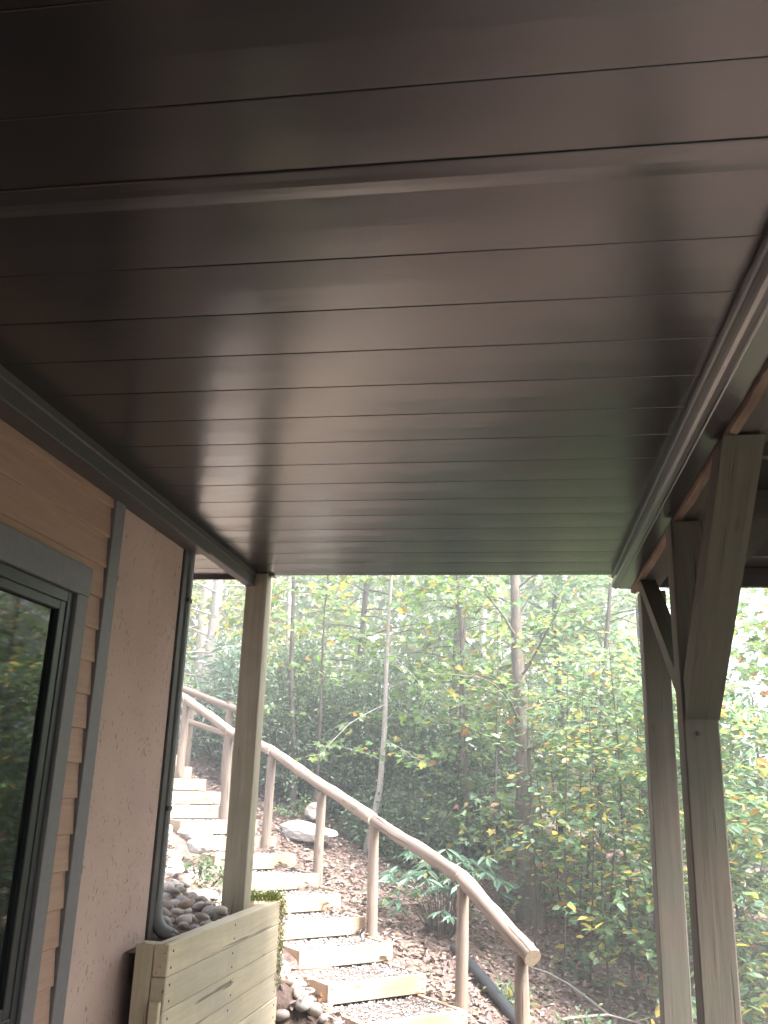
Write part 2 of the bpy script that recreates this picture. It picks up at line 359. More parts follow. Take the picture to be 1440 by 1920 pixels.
class Leaves:
    def __init__(s, kind): s.kind = kind; s.p = []; s.d = []; s.n = []; s.s = []; s.c = []
    def add(s, p, d, n, size, c):
        s.p.append(p); s.d.append(d); s.n.append(n); s.s.append(size); s.c.append(c)
    def build(s, name, m, parent=None):
        P = np.concatenate(s.p).astype(np.float32); D = np.concatenate(s.d); Nn = np.concatenate(s.n); S = np.concatenate(s.s); C = np.concatenate(s.c)
        D = D / (np.linalg.norm(D, axis=1, keepdims=True) + 1e-9); W = np.cross(Nn, D); W /= (np.linalg.norm(W, axis=1, keepdims=True) + 1e-9); U = np.cross(D, W)
        tv, tf = TPL[s.kind]; k = len(tv); n = len(P)
        V = P[:, None, :] + S[:, None, None] * (tv[None, :, 0:1] * D[:, None, :] + tv[None, :, 1:2] * W[:, None, :] + tv[None, :, 2:3] * U[:, None, :])
        base = wloc(parent) if parent else Vector((0, 0, 0)); V = V.reshape(-1, 3) + np.array([-base.x, -base.y, H - base.z])
        fl = np.concatenate([np.array(q) for q in tf]); tot = np.array([len(q) for q in tf])
        L = (fl[None, :] + (np.arange(n) * k)[:, None]).ravel(); T = np.tile(tot, n); St = np.concatenate([[0], np.cumsum(T)[:-1]])
        me = mesh_np(name, V, L, St, T); me.materials.append(m)
        ca = np.ones((n, k, 4), dtype=np.float32); ca[:, :, :3] = C[:, None, :]
        at = me.attributes.new('tint', 'FLOAT_COLOR', 'POINT'); at.data.foreach_set('color', ca.ravel())
        o = bpy.data.objects.new(name, me); COL.objects.link(o)
        if parent: o.parent = parent
        return o
def colours(n, pal, jit=.18):
    cs = np.array([c for c, _ in pal]); wgt = np.array([q for _, q in pal], dtype=float); i = rng.choice(len(cs), n, p=wgt / wgt.sum())
    return cs[i] * (1 + rng.normal(0, jit, (n, 1))).clip(.55, 1.6) * (1 + rng.normal(0, .05, (n, 3)))
def rv(n, s): return rng.normal(0, s, (n, 3))
G_MAPLE = [((.13, .20, .075), 6), ((.17, .24, .08), 3), ((.10, .165, .085), 4), ((.36, .30, .06), .8), ((.36, .17, .06), .5)]
G_BEECH = [((.20, .24, .07), 5), ((.28, .28, .07), 3), ((.14, .20, .08), 4), ((.40, .33, .08), 1.4), ((.36, .20, .07), .4)]
G_PALE = [((.135, .20, .115), 5), ((.11, .18, .115), 5), ((.19, .25, .11), 2), ((.38, .31, .09), 1.0), ((.34, .17, .08), .35)]
G_YELL = [((.135, .21, .115), 5), ((.18, .26, .115), 3), ((.48, .40, .10), 1.6), ((.115, .19, .13), 4), ((.42, .24, .07), .6)]
G_HOLLY = [((.12, .17, .105), 6), ((.095, .14, .09), 4), ((.15, .205, .125), 4), ((.16, .20, .12), .8)]
G_HEM = [((.10, .155, .085), 5), ((.13, .195, .095), 4), ((.08, .125, .075), 3), ((.16, .15, .08), .5)]
G_TEAL = [((.10, .165, .125), 6), ((.14, .21, .15), 3), ((.08, .14, .105), 3), ((.22, .24, .12), .5)]
G_FAR = [((.15, .19, .10), 5), ((.12, .16, .09), 5), ((.22, .25, .10), 3), ((.30, .27, .09), 1), ((.09, .13, .085), 3)]
UP = np.array([0, 0, 1.0])

def limb_path(p0, az, el, L, droop, n=6, wig=.06):
    p = Vector(p0); out = [p.copy()]; d = Vector((math.cos(az) * math.cos(el), math.sin(az) * math.cos(el), math.sin(el)))
    for i in range(n):
        d = (d + Vector((random.gauss(0, wig), random.gauss(0, wig), random.gauss(0, wig) - droop / n))).normalized()
        p = p + d * (L / n); out.append(p.copy())
    return out
def along(path, u):
    u = min(max(u, 0), .9999) * (len(path) - 1); i = int(u); return path[i].lerp(path[i + 1], u - i), (path[i + 1] - path[i]).normalized()
def broadleaf(name, label, base, height, r0, pal, leaf='oval', size=.09, limbs=26, z0=.15, z1=1.0, spread=1.6, twigs=9, per=9, el=.35, droop=.5,
              path=None, bark='bark_dark', group=None, mat_leaf='leaf', cat='tree', az_range=None, flat=.45, top=None, tw_len=.42, crown_name='crown'):
    bx, by = base; bz = gz(bx, by) - .08 if len(base) == 2 else 0
    e = thing(name, (bx, by, bz), label, cat, group)
    if path is None:
        lx, ly = random.gauss(0, .05), random.gauss(0, .05)
        path = [Vector((bx + lx * h * height + random.gauss(0, .03) * height * .15, by + ly * h * height + random.gauss(0, .03) * height * .15, bz + h * height)) for h in (0, .12, .28, .45, .62, .8, 1.0)]
    else: path = [Vector(q) for q in path]; path[0].z = bz
    n = len(path); rad = [r0 * (1.25 if i == 0 else 1) * (1 - .78 * (i / (n - 1))) for i in range(n)]
    mb = MB().tube(path, rad, 9, .12)
    lv = Leaves(leaf); az = random.random() * 6.28
    for i in range(limbs):
        u = z0 + (z1 - z0) * ((i + random.random()) / limbs); p0, _ = along(path, u); az += 2.39996 + random.gauss(0, .3)
        a = az if az_range is None else az_range[0] + (az_range[1] - az_range[0]) * random.random()
        L = spread * (.55 + .6 * random.random()) * (1.15 - .55 * u)
        lp = limb_path(p0, a, el + random.gauss(0, .22), L, droop)
        rr = min(.022, max(.005, r0 * .2 * (1 - .5 * u))); mb.tube(lp, [rr * (1 - .8 * k / 6) for k in range(7)], 5, cap=False)
        thin = p0.z > .24 * p0.y + .6                      # tops out of view are thinned to let light into the wood
        for j in range(twigs):
            if thin and random.random() < .75: continue
            q, d = along(lp, .18 + .82 * (j + random.random() * .7) / twigs)
            side = 1 if j % 2 else -1; td = (d * .7 + Vector((-d.y, d.x, 0)) * side * (.6 + random.random() * .6) + Vector((0, 0, random.gauss(.02, .16)))).normalized()
            tl = tw_len * (.5 + random.random() * .8)
            if j % 2 == 0: mb.tube([q, q + td * tl * .55 + Vector((0, 0, .01)), q + td * tl], [rr * .35, rr * .25, .0015], 3, cap=False)
            m_ = max(2, int(per * (.6 + random.random() * .7))); tt = rng.random(m_)[:, None] * .95 + .08
            P = np.array(q)[None] + np.array(td)[None] * tl * tt + rv(m_, .035) + np.array([0, 0, -.02]) * (rng.random((m_, 1)))
            sd_ = np.where(rng.random((m_, 1)) > .5, 1, -1) * np.array([-td.y, td.x, 0])[None]
            D = np.array(td)[None] * .8 + sd_ * .7 + rv(m_, .3) + np.array([0, 0, -.28])
            lv.add(P, D, UP[None] + rv(m_, flat), size * rng.uniform(.6, 1.25, m_), colours(m_, pal))
    mb.build('trunk', M[bark], e, smooth=True)
    lv.build(crown_name, M[mat_leaf], e)
    return e
def hemlock(name, label, base, height, r0, spread, group=None, nb=60, pal=G_HEM):
    bx, by = base; bz = gz(bx, by) - .08; e = thing(name, (bx, by, bz), label, 'tree', group)
    path = [Vector((bx + random.gauss(0, .04), by + random.gauss(0, .04), bz + h * height)) for h in (0, .2, .4, .6, .8, 1)]
    mb = MB().tube(path, [r0 * (1 - .9 * k / 5) for k in range(6)], 9, .1); lv = Leaves('needle'); az = 0
    for i in range(nb):
        u = .06 + .93 * (i + random.random()) / nb; p0, _ = along(path, u); az += 2.39996; L = spread * (1.05 - .9 * u) * (.75 + .4 * random.random())
        lp = limb_path(p0, az, .18 + random.gauss(0, .1), L, .75, 7, .05); mb.tube(lp, [max(.003, .016 * (1 - k / 8)) for k in range(8)], 4, cap=False)
        nt_ = int(10 + 13 * L)
        if p0.z > .24 * p0.y + .6: nt_ = nt_ // 3  # fewer twigs above the sightline, so light reaches the lower wood
        for j in range(nt_):
            q, d = along(lp, .1 + .9 * j / nt_); side = 1 if j % 2 else -1
            td = (d * .75 + Vector((-d.y, d.x, 0)) * side * .8 + Vector((0, 0, -.18 + random.gauss(0, .12)))).normalized(); tl = (.12 + .30 * (1 - j / nt_)) * (.7 + .5 * random.random()) * min(1, L)
            k = max(5, int(tl * 60)); tt = (np.arange(k) / k)[:, None]; P = np.array(q)[None] + np.array(td)[None] * tl * tt + np.array([0, 0, -1])[None] * (tt ** 2) * tl * .25
            sg = np.where(np.arange(k) % 2, 1, -1)[:, None]; D = np.array(td)[None] * .7 + sg * np.array([-td.y, td.x, 0])[None] * .8 + rv(k, .12)
            lv.add(P, D, UP[None] + rv(k, .25), rng.uniform(.045, .075, k), np.repeat(colours(1, pal), k, 0) * rng.uniform(.85, 1.15, (k, 1)))
    mb.build('trunk', M['bark_dark'], e, smooth=True); lv.build('crown', M['evergreen'], e); return e
def shrub(name, label, base, rx, rz, n_stems, pal, leaf, size, per, group=None, mat_leaf='evergreen', clump=.13, zlow=.0, cat='shrub'):
    bx, by = base; bz = gz(bx, by) - .05; e = thing(name, (bx, by, bz), label, cat, group); mb = MB(); lv = Leaves(leaf)
    for i in range(n_stems):
        a = 6.283 * random.random(); rr = rx * math.sqrt(random.random()); zz = bz + zlow + (rz - zlow) * (1 - .55 * (rr / rx) ** 2) * (.12 + .88 * random.random() ** .8)
        q = Vector((bx + rr * math.cos(a), by + rr * math.sin(a), zz)); st = Vector((bx + .25 * rr * math.cos(a), by + .25 * rr * math.sin(a), bz)); mid = st.lerp(q, .55) + Vector((0, 0, .1))
        if i % 3 == 0: mb.tube([st, mid, q], [.012, .008, .003], 4, cap=False)
        m_ = int(per * (.7 + .6 * random.random())); P = np.array(q)[None] + rv(m_, clump) * np.array([1.2, 1.2, .7])
        D = (P - np.array(q)[None]) + rv(m_, .06) + np.array([0, 0, -.02]); lv.add(P, D, UP[None] + rv(m_, .55), size * rng.uniform(.65, 1.25, m_), colours(m_, pal))
    mb.build('stem', M['bark_dark'], e, smooth=True); lv.build('foliage', M[mat_leaf], e); return e

# ================================================================== HOUSE
WX = -1.90
house = thing('house', (WX, 2.0, -1.95), 'tan house wall with lap siding, stucco end panel and grey trim along the porch', 'house')
MB().abox(-2.6, WX - .03, -6, 4.90, -2.0, 1.9, 'y', .01).build('wall_core', M['dark'], house)
WY0, WY1, WZ0, WZ1 = 1.95, 3.62, -1.02, .862         # outer edge of the window casing
course, zb = .147, -2.0
z_seam = [.909 - .147 * k for k in range(20)] ; z_seam = sorted(z_seam + [.909 + .147 * k for k in range(1, 4)])
for z in z_seam:
    spans = [(-6, 3.79)]
    if z + .147 > WZ0 + .03 and z < WZ1 - .03: spans = [(-6, WY0 + .05), (WY1 - .05, 3.79)]
    if len(spans) == 2 and z + .147 > WZ1: spans.append((WY0 + .0501, WY1 - .0501))
    for q_, (a, b) in enumerate(spans):
        if z < -1.9: continue
        z1_ = min(z + .155, 1.345)
        prof = [(WX - .028, z), (WX + .012, z), (WX + .0145, z + .003), (WX + .001, z1_), (WX - .028, z1_)]
        if q_ == 2: prof = [(WX - .028, WZ1 - .02), (WX + .005, WZ1 - .02), (WX + .001, z1_), (WX - .028, z1_)]
        MB().extrude(prof, 'y', a, b).build('siding_board', M['siding'], house)
cas = MB().abox(WX - .01, WX + .034, WY1 - .10, WY1, WZ0, WZ1 - .1305, 'z').build('window_casing', M['greytrim'], house)
MB().abox(WX - .01, WX + .037, WY0, WY1 + .004, WZ1 - .13, WZ1, 'y').build('window_casing', M['greytrim'], house)
MB().abox(WX - .01, WX + .034, WY0, WY0 + .10, WZ0, WZ1 - .1305, 'z').build('window_casing', M['greytrim'], house)
win = sub('window', house)
wi0, wi1, wz0, wz1 = WY0 + .1005, WY1 - .1005, WZ0 + .06, WZ1 - .131
MB().abox(WX - .02, WX + .018, wi1 - .05, wi1, wz0, wz1, 'z').build('sash_frame', M['sash'], win)
MB().abox(WX - .02, WX + .018, wi0, wi0 + .05, wz0, wz1, 'z').build('sash_frame', M['sash'], win)
MB().abox(WX - .02, WX + .0175, wi0 + .05, wi1 - .05, wz1 - .05, wz1, 'y').build('sash_frame', M['sash'], win)
MB().abox(WX - .02, WX + .0175, wi0 + .05, wi1 - .05, wz0, wz0 + .06, 'y').build('sash_frame', M['sash'], win)
for (a, b, c, d, g) in ((wi1 - .10, wi1 - .0505, wz0 + .06, wz1 - .05, 'z'), (wi0 + .0505, wi0 + .10, wz0 + .06, wz1 - .05, 'z'), (wi0 + .10, wi1 - .10, wz1 - .09, wz1 - .0505, 'y'), (wi0 + .10, wi1 - .10, wz0 + .0605, wz0 + .10, 'y')):
    MB().abox(WX - .024, WX + .0135, a, b, c, d, g, .004).build('sash_rail', M['sash'], win)
MB().abox(WX - .022, WX - .008, wi0 + .095, wi1 - .095, wz0 + .095, wz1 - .085, 'y', .001).build('pane', M['glass'], win)
MB().abox(WX - .01, WX + .055, WY0 - .02, WY1 + .02, WZ0 - .05, WZ0 + .059, 'y', .006).build('window_sill', M['greytrim'], house)
MB().abox(WX - .028, WX + .024, 3.793, 3.90, -2.0, 1.30, 'z').build('corner_trim', M['greytrim'], house)
sp = MB(); ny_, nz_ = 6, 24
sp.abox(WX - .028, WX + .008, 3.902, 4.735, -2.0, 1.33, 'z', .002).build('stucco_panel', M['stucco'], house)
MB().abox(WX - .028, WX + .022, 4.737, 4.80, -2.0, 1.32, 'z').build('corner_board', M['darktrim'], house)
MB().abox(WX - .6, WX - .029, 4.902, 4.92, -2.0, 1.34, 'z').build('return_wall', M['stucco'], house)

MB().abox(-2.6, 2.6, -2.75, -2.55, -2.0, 1.9, 'x', .01).build('added_shade_wall', M['stucco'], house)   # unseen wall added behind the viewer to darken the porch
# downspout at the corner, with an elbow kicking out over the stones
ds = thing('downspout', (-1.86, 4.86, -.85), 'grey metal downspout with kicked-out foot at the stucco corner', 'downspout')
MB().abox(-1.915, -1.862, 4.812, 4.86, -.70, 1.30, 'z', .010).build('pipe', M['spout'], ds)
MB().tube([(-1.888, 4.836, -.66), (-1.886, 4.837, -.72), (-1.872, 4.842, -.765), (-1.845, 4.85, -.80), (-1.80, 4.86, -.82)], [.034, .036, .037, .037, .036], 12).build('elbow', M['spout'], ds, smooth='auto')
for z in (.95, -.2): MB().abox(-1.918, -1.859, 4.809, 4.863, z, z + .025, 'x', .003).build('strap', M['darktrim'], ds)

# ================================================================== PORCH CEILING
porch = thing('porch_ceiling', (-.55, 2.0, 1.35), 'low dark brown metal soffit ceiling of long cross panels under the deck', 'ceiling')
SXL, SXR, SYE = -1.768, .655, 5.880
seams = [1.772 + .2675 * k for k in range(16)]; seams = [s for s in seams if s < SYE - .05] + [SYE]
def panel(y0, y1, x0=SXL, x1=SXR, name='soffit_panel', par=None, zoff=0.0):
    t = random.uniform(-.0012, .0012); z = 1.35 + zoff
    prof = [(y0 + .0008, z + .010), (y0 + .0008, z + .0016), (y0 + .0030, z + .0002), (y0 + .5 * (y1 - y0), z - .0006 + t * .5), (y1 - .0025, z + .0012), (y1 - .0008, z + .0022), (y1 - .0008, z + .010)]
    prof = prof[::-1]
    MB().extrude(prof, 'x', x0, x1).build(name, M['soffit'], par or porch)
for a, b in zip(seams[:-1], seams[1:]): panel(a, b)
pr_ = [1.673, 1.444] + [1.444 - .2675 * k for k in range(1, 26)]
for b, a in zip(pr_[:-1], pr_[1:]): panel(a, b)
prof = [(1.671, 1.36), (1.671, 1.3485), (1.674, 1.3465), (1.70, 1.3455), (1.7225, 1.3435), (1.745, 1.3445), (1.771, 1.3465), (1.774, 1.3485), (1.774, 1.36)][::-1]
MB().extrude(prof, 'x', SXL, SXR).build('joint_strip', M['trimbrown'], porch)
# edge trim on the open side: ridged drop then flat underside
ed = [(.652, 1.375), (.652, 1.338), (.655, 1.333), (.664, 1.330), (.667, 1.324), (.667, 1.316), (.664, 1.311), (.656, 1.308), (.653, 1.303), (.653, 1.278), (.657, 1.268), (.668, 1.260), (.684, 1.257), (.690, 1.262), (.696, 1.262), (.700, 1.258), (.778, 1.258), (.778, 1.375)]
MB().extrude(ed, 'y', -5.0, 5.885).build('edge_trim', M['trimbrown'], porch)
wt = [(-1.90, 1.375), (-1.90, 1.262), (-1.80, 1.262), (-1.80, 1.29), (-1.785, 1.295), (-1.785, 1.318), (-1.769, 1.322), (-1.769, 1.375)]
wt = [(-1.899, 1.375), (-1.899, 1.245), (-1.782, 1.245), (-1.778, 1.249), (-1.777, 1.312), (-1.769, 1.318), (-1.769, 1.375)]
MB().extrude(wt, 'y', -5.0, 4.86).build('wall_trim', M['darktrim'], porch)
MB().extrude([(-1.838, 1.375), (-1.838, 1.255), (-1.782, 1.255), (-1.778, 1.259), (-1.777, 1.312), (-1.769, 1.318), (-1.769, 1.375)], 'y', 4.861, 5.795).build('beam_trim', M['darktrim'], porch)
MB().abox(-1.86, 2.0, -6, 5.90, 1.381, 1.42, 'y', .004).build('deck_sheathing', M['dark'], porch)
MB().abox(-1.80, .64, 5.8815, 5.90, 1.357, 1.379, 'x', .002).build('end_fascia', M['trimbrown'], porch)
# main beam on the open side with a splintered lower lip, and dark joists beyond it
beam = thing('timber_beam', (.86, 2.0, 1.24), 'dark brown timber beam with splintered orange lower edge along the porch side', 'beam')
MB().abox(.812, .945, -5, 5.92, 1.2445, 1.378, 'y', .006).build('beam_body', M['beam'], beam)
lip = MB(); npt = 150
V = []; F = []; L = []
for i in range(npt):
    y = -1 + 6.93 * i / (npt - 1); j = [noise.noise(Vector((y * 4, k * 3.3, 1))) * .006 + noise.noise(Vector((y * 23, k * 3.3, 5))) * .004 for k in range(4)]
    for k, (x, z) in enumerate(((.7805, 1.30), (.782 + j[0], 1.240 + j[1] * .9), (.811 + j[2] * .3, 1.231 + j[3]), (.8115, 1.30))): V.append((x, y, z)); L.append((y, x, z))
for i in range(npt - 1):
    for k in range(4): F.append((i * 4 + k, i * 4 + (k + 1) % 4, i * 4 + 4 + (k + 1) % 4, i * 4 + 4 + k))
F += [(3, 2, 1, 0), tuple(npt * 4 - 4 + k for k in range(4))]
lip.add(V, F, L).build('splintered_lip', M['raw'], beam)
for k, y in enumerate((-2.2, -1.4, -.6, .2, 1.0, 1.8, 2.6, 3.4, 4.2, 5.0, 5.8)):
    MB().abox(.947, 2.0, y - .019, y + .019, 1.25, 1.379, 'x', .003).build('joist', M['beam'], porch)
MB().abox(2.002, 2.04, -6, 5.9, 1.24, 1.46, 'y', .004).build('rim_board', M['beam'], porch)

# soffit of the deck that wraps round the corner, left of the corner post
wrap = thing('side_porch_ceiling', (-3.0, 5.4, 1.35), 'pinkish brown soffit of the side porch seen between house corner and corner post', 'ceiling')
for a, b in zip([4.93, 5.16, 5.41, 5.66], [5.16, 5.41, 5.66, 5.88]): panel(a, b, -5.0, -1.841, par=wrap, zoff=.0)
MB().abox(-5, -1.865, 4.93, 5.90, 1.381, 1.42, 'x', .004).build('sheathing', M['dark'], wrap)
MB().abox(-5, -1.862, 5.8815, 5.905, 1.325, 1.379, 'x', .002).build('end_fascia', M['trimbrown'], wrap)

# ================================================================== POSTS
p1 = thing('corner_post', (-1.765, 5.875, -1.0), 'square greenish timber post rising from the stone bed at the porch corner', 'post', 'porch posts')
MB().abox(-1.84, -1.69, 5.80, 5.95, -1.2, 1.3485, 'z', .005).build('shaft', M['post'], p1)
MB().abox(-1.688, -1.655, 5.83, 5.90, 1.338, 1.3465, 'x', .002).build('flashing', M['pipe'], p1)
p2 = thing('end_post', (.905, 5.875, -2.3), 'slim brown timber post under the far end of the side beam', 'post', 'porch posts')
MB().abox(.825, .985, 5.80, 5.955, gz(.9, 5.9) - .3, 1.2315, 'z', .005).build('shaft', M['old'], p2)
p3 = thing('braced_post', (.82, 4.28, -2.3), 'thick weathered timber post with knee braces nearest the camera', 'post', 'porch posts')
PX0, PX1, PY0, PY1 = .752, .905, 4.19, 4.34
MB().abox(PX0, PX1, PY0, PY1, -2.3, 1.2295, 'z', .006).build('shaft', M['old'], p3)
def brace(prof, axis, a0, a1, name='knee_brace'):
    MB().extrude(prof, axis, a0, a1).build(name, M['old'], p3)
def brace_y(y0, z0, y1, z1, t, x0, x1, up):   # stands on the post face y0, meets the beam at z1, run along Y; plumb and level cuts
    s = 1 if y1 > y0 else -1; mb = MB(); k = t * 1.414
    P = [(y0, z0), (y0, z0 + k), (y1 - s * k, z1), (y1, z1)]
    if s > 0: P = P[::-1]
    # extrude along x
    n = 4; V = [(a, u, v) for a in (x0, x1) for (u, v) in P]; off = random.random() * 20
    ln = Vector((0, y1 - y0, z1 - z0)).normalized(); nn = Vector((0, -ln.z, ln.y))
    Lc = [(Vector(v).dot(ln) + off, v[0], Vector(v).dot(nn)) for v in V]
    F = [(i, (i + 1) % n, n + (i + 1) % n, n + i) for i in range(n)] + [(3, 2, 1, 0), (4, 5, 6, 7)]
    mb.add(V, F, Lc).build('knee_brace', M['old'], p3)
brace_y(PY0 - .001, .30, 3.10, 1.2292, .13, PX0 + .012, PX1 + .004, True)
brace_y(PY1 + .001, .33, 5.60, 1.2292, .085, PX0 + .03, PX1 - .03, True)
mb = MB(); P = [(PX1 + .001, .84), (PX1 + .001, 1.03), (1.10, 1.2292), (1.29, 1.2292)]
V = [(u, a, v) for a in (4.21, 4.32) for (u, v) in P]; Lc = [((u + v) * .7 + 3, a, (v - u) * .7) for (u, a, v) in V]
mb.add(V, [(0, 1, 5, 4), (1, 2, 6, 5), (2, 3, 7, 6), (3, 0, 4, 7), (0, 3, 2, 1), (4, 5, 6, 7)], Lc).build('side_brace', M['old'], p3)
MB().abox(.947, 2.0, 4.21, 4.32, 1.2295, 1.249, 'x', .002).build('side_plate', M['old'], p3)
for (x, y, z) in ((PX0 + .06, PY0 - .004, .24),): MB().tube([(x, y + .004, z), (x, y - .006, z)], [.010, .009], 10).build('bolt_head', M['screw'], p3)

# ================================================================== TIMBER RETAINING WALL
c1, c2, pz = Vector((-1.635, 4.39, 0)), Vector((-1.535, 6.17, 0)), -.782
dirp = (c2 - c1).normalized(); nrm = Vector((dirp.y, -dirp.x, 0))       # nrm points to the porch
rw = thing('retaining_wall', (c1.x, c1.y, -2.0), 'pale pine board retaining wall holding back the river stones', 'retaining wall')
Lw = (c2 - c1).length
for k in range(9):
    h = .142; z1 = pz - k * .1445; j = random.uniform(-.004, .004)
    bd = MB()
    for t_ in (.05, Lw * .5, Lw - .06):
        for zz in (.035, .105):
            q = c1 + dirp * (t_ + random.uniform(-.01, .01)) + nrm * j + Vector((0, 0, z1 - zz)); bd.tube([q - nrm * .002, q + nrm * .0022], [.0065, .006], 7, mi=1)
    bd.box(c1 + dirp * (Lw / 2) - nrm * (.0375 - j) + Vector((0, 0, z1 - h / 2)), dirp, nrm, (0, 0, 1), Lw + random.uniform(-.01, .004), .075, h, .005).build('board', [M['planter'], M['screw']], rw)
for t_, dz_ in ((.05, -.004), (Lw * .5, -.03), (Lw - .06, -.03)):
    MB().box(c1 + dirp * t_ - nrm * (.0755 + .046) + Vector((0, 0, pz + dz_ - .66)), (0, 0, 1), dirp, nrm, 1.32, .092, .09, .005).build('stake_post', M['planter'], rw)
for zz in (pz - .30, pz - .62):
    MB().box(c1 - dirp * .02 - nrm * .03 + Vector((0, 0, zz)), nrm, dirp, (0, 0, 1), .05, .03, .12, .004).build('spacer_block', M['planter'], rw)

# ================================================================== STONE BED
def zbed(x, y):
    b = -.85 + .05 * (y - 4.5)
    xe = -1.72 if y < 6.1 else -1.72 - .42 * (y - 6.1)
    b -= .85 * max(0, x - xe) ** 1.0
    s, t = st_of(x, y); g = gz(x, y, False) + (.14 if -1.01 < t < .03 else 0)
    b = min(b, g - .06 + .75 * max(0, -.9 - t))
    if x > -1.72: b = min(b, g - .10 + 1.3 * max(0, y - 6.05))
    return b + .03 * noise.noise(Vector((x * 2, y * 2, 0)))
bxs = np.arange(-7, -.55, .09); bys = np.arange(4.3, 10.6, .09)
bv = []; ok = {}
for j, y in enumerate(bys):
    for i, x in enumerate(bxs):
        bv.append((x, y, zbed(x, y)))
nb_ = len(bxs); bf = []
for j in range(len(bys) - 1):
    for i in range(nb_ - 1):
        x, y = bxs[i], bys[j]; s, t = st_of(x, y)
        if x + .09 > -1.95 and y < 4.45: continue
        bf.append((j * nb_ + i, j * nb_ + i + 1, (j + 1) * nb_ + i + 1, (j + 1) * nb_ + i))
bed = MB().add(bv, bf).build('stone_bed', M['soil'], smooth=True); tag(bed, kind='structure')
stone_me = []
for k in range(8):
    bm = bmesh.new(); bmesh.ops.create_icosphere(bm, subdivisions=2, radius=1.0)
    sx, sy, sz = 1.0, random.uniform(.62, .85), random.uniform(.42, .62); o3 = Vector((k * 7.1, 2, 3))
    for v in bm.verts:
        d = 1 + .22 * noise.noise(v.co * .9 + o3) + .06 * noise.noise(v.co * 2.7 + o3); v.co = Vector((v.co.x * sx, v.co.y * sy, v.co.z * sz)) * d
    for fc in bm.faces: fc.smooth = True
    me = bpy.data.meshes.new('stone'); bm.to_mesh(me); bm.free(); me.materials.append(M['stone']); stone_me.append(me)
placed = []
def stones(n, xr, yr, smin, smax, test=None, lift=.0, mind=.85):
    c = 0; tries = 0
    while c < n and tries < n * 60:
        tries += 1; x = random.uniform(*xr); y = random.uniform(*yr)
        if test and not test(x, y): continue
        r = random.uniform(smin, smax)
        if any((x - a) ** 2 + (y - b) ** 2 < (mind * (r + q)) ** 2 for a, b, q in placed): continue
        placed.append((x, y, r)); o = bpy.data.objects.new('stone', random.choice(stone_me)); COL.objects.link(o); o.parent = bed
        z = max(zbed(x, y), gz(x, y)) + r * .22 + lift
        o.location = (x, y, z + H); o.scale = (r, r, r * random.uniform(.9, 1.2)); o.rotation_euler = (random.gauss(0, .3), random.gauss(0, .3), random.random() * 6.28); c += 1
def in_bed(x, y):
    s, t = st_of(x, y)
    wall_in = c1.x + (y - c1.y) * (c2.x - c1.x) / (c2.y - c1.y) - .10
    if y < 6.15 and x > wall_in - .03: return False
    if y < 4.93 and x < -1.84: return False
    if y < 4.70: return False
    if -1.86 < x < -1.67 and 5.78 < y < 5.97: return False
    return t < -1.05
stones(105, (-2.6, -1.62), (4.42, 6.3), .036, .062, in_bed, mind=.74)
stones(50, (-2.6, -1.62), (4.45, 6.2), .034, .055, in_bed, lift=.05, mind=.42)
stones(45, (-3.5, -1.75), (6.3, 8.8), .05, .11, lambda x, y: in_bed(x, y), mind=.8)
stones(100, (-1.95, -.95), (5.9, 7.9), .035, .085, lambda x, y: st_of(x, y)[1] < -1.05 and (x > -1.42 or y > 6.25), mind=.58)

def boulder(name, loc, scale, rot, label, seed, m='boulder'):
    bm = bmesh.new(); bmesh.ops.create_icosphere(bm, subdivisions=3, radius=1.0); o3 = Vector((seed, seed * 2, 1))
    for v in bm.verts:
        q = v.co.copy(); q = Vector([math.copysign(abs(c) ** .6, c) for c in q]); d = 1 + .3 * noise.noise(q * .9 + o3) + .1 * noise.noise(q * 2.5 + o3); v.co = q * d * .8
    for fc in bm.faces: fc.smooth = False
    me = bpy.data.meshes.new(name); bm.to_mesh(me); bm.free(); me.materials.append(M[m]); o = bpy.data.objects.new(name, me); COL.objects.link(o)
    o.location = (loc[0], loc[1], loc[2] + H); o.scale = scale; o.rotation_euler = rot; return tag(o, label, 'rock')
boulder('flat_boulder', (-2.50, 11.05, -.64), (.40, .30, .10), (.1, .12, -.35), 'long flat pale boulder on the leafy bank behind the railing', 3)
boulder('pale_rock', (-3.30, 9.35, -.60), (.22, .17, .09), (.05, .1, .5), 'flat whitish rock beside the upper steps', 5)
boulder('pale_rock', (-2.98, 8.75, -.66), (.20, .16, .09), (.0, -.1, 1.3), 'broad whitish rock between the stones and the middle steps', 8)
boulder('pale_rock', (-3.55, 9.0, -.58), (.15, .13, .10), (.1, .1, 2.0), 'small whitish rock just past the downspout line', 12)
boulder('dark_rock', (-2.55, 10.95 + .75, -.42), (.15, .12, .12), (.2, 0, 1), 'rounded dark rock on the bank above the flat boulder', 15, 'stone')

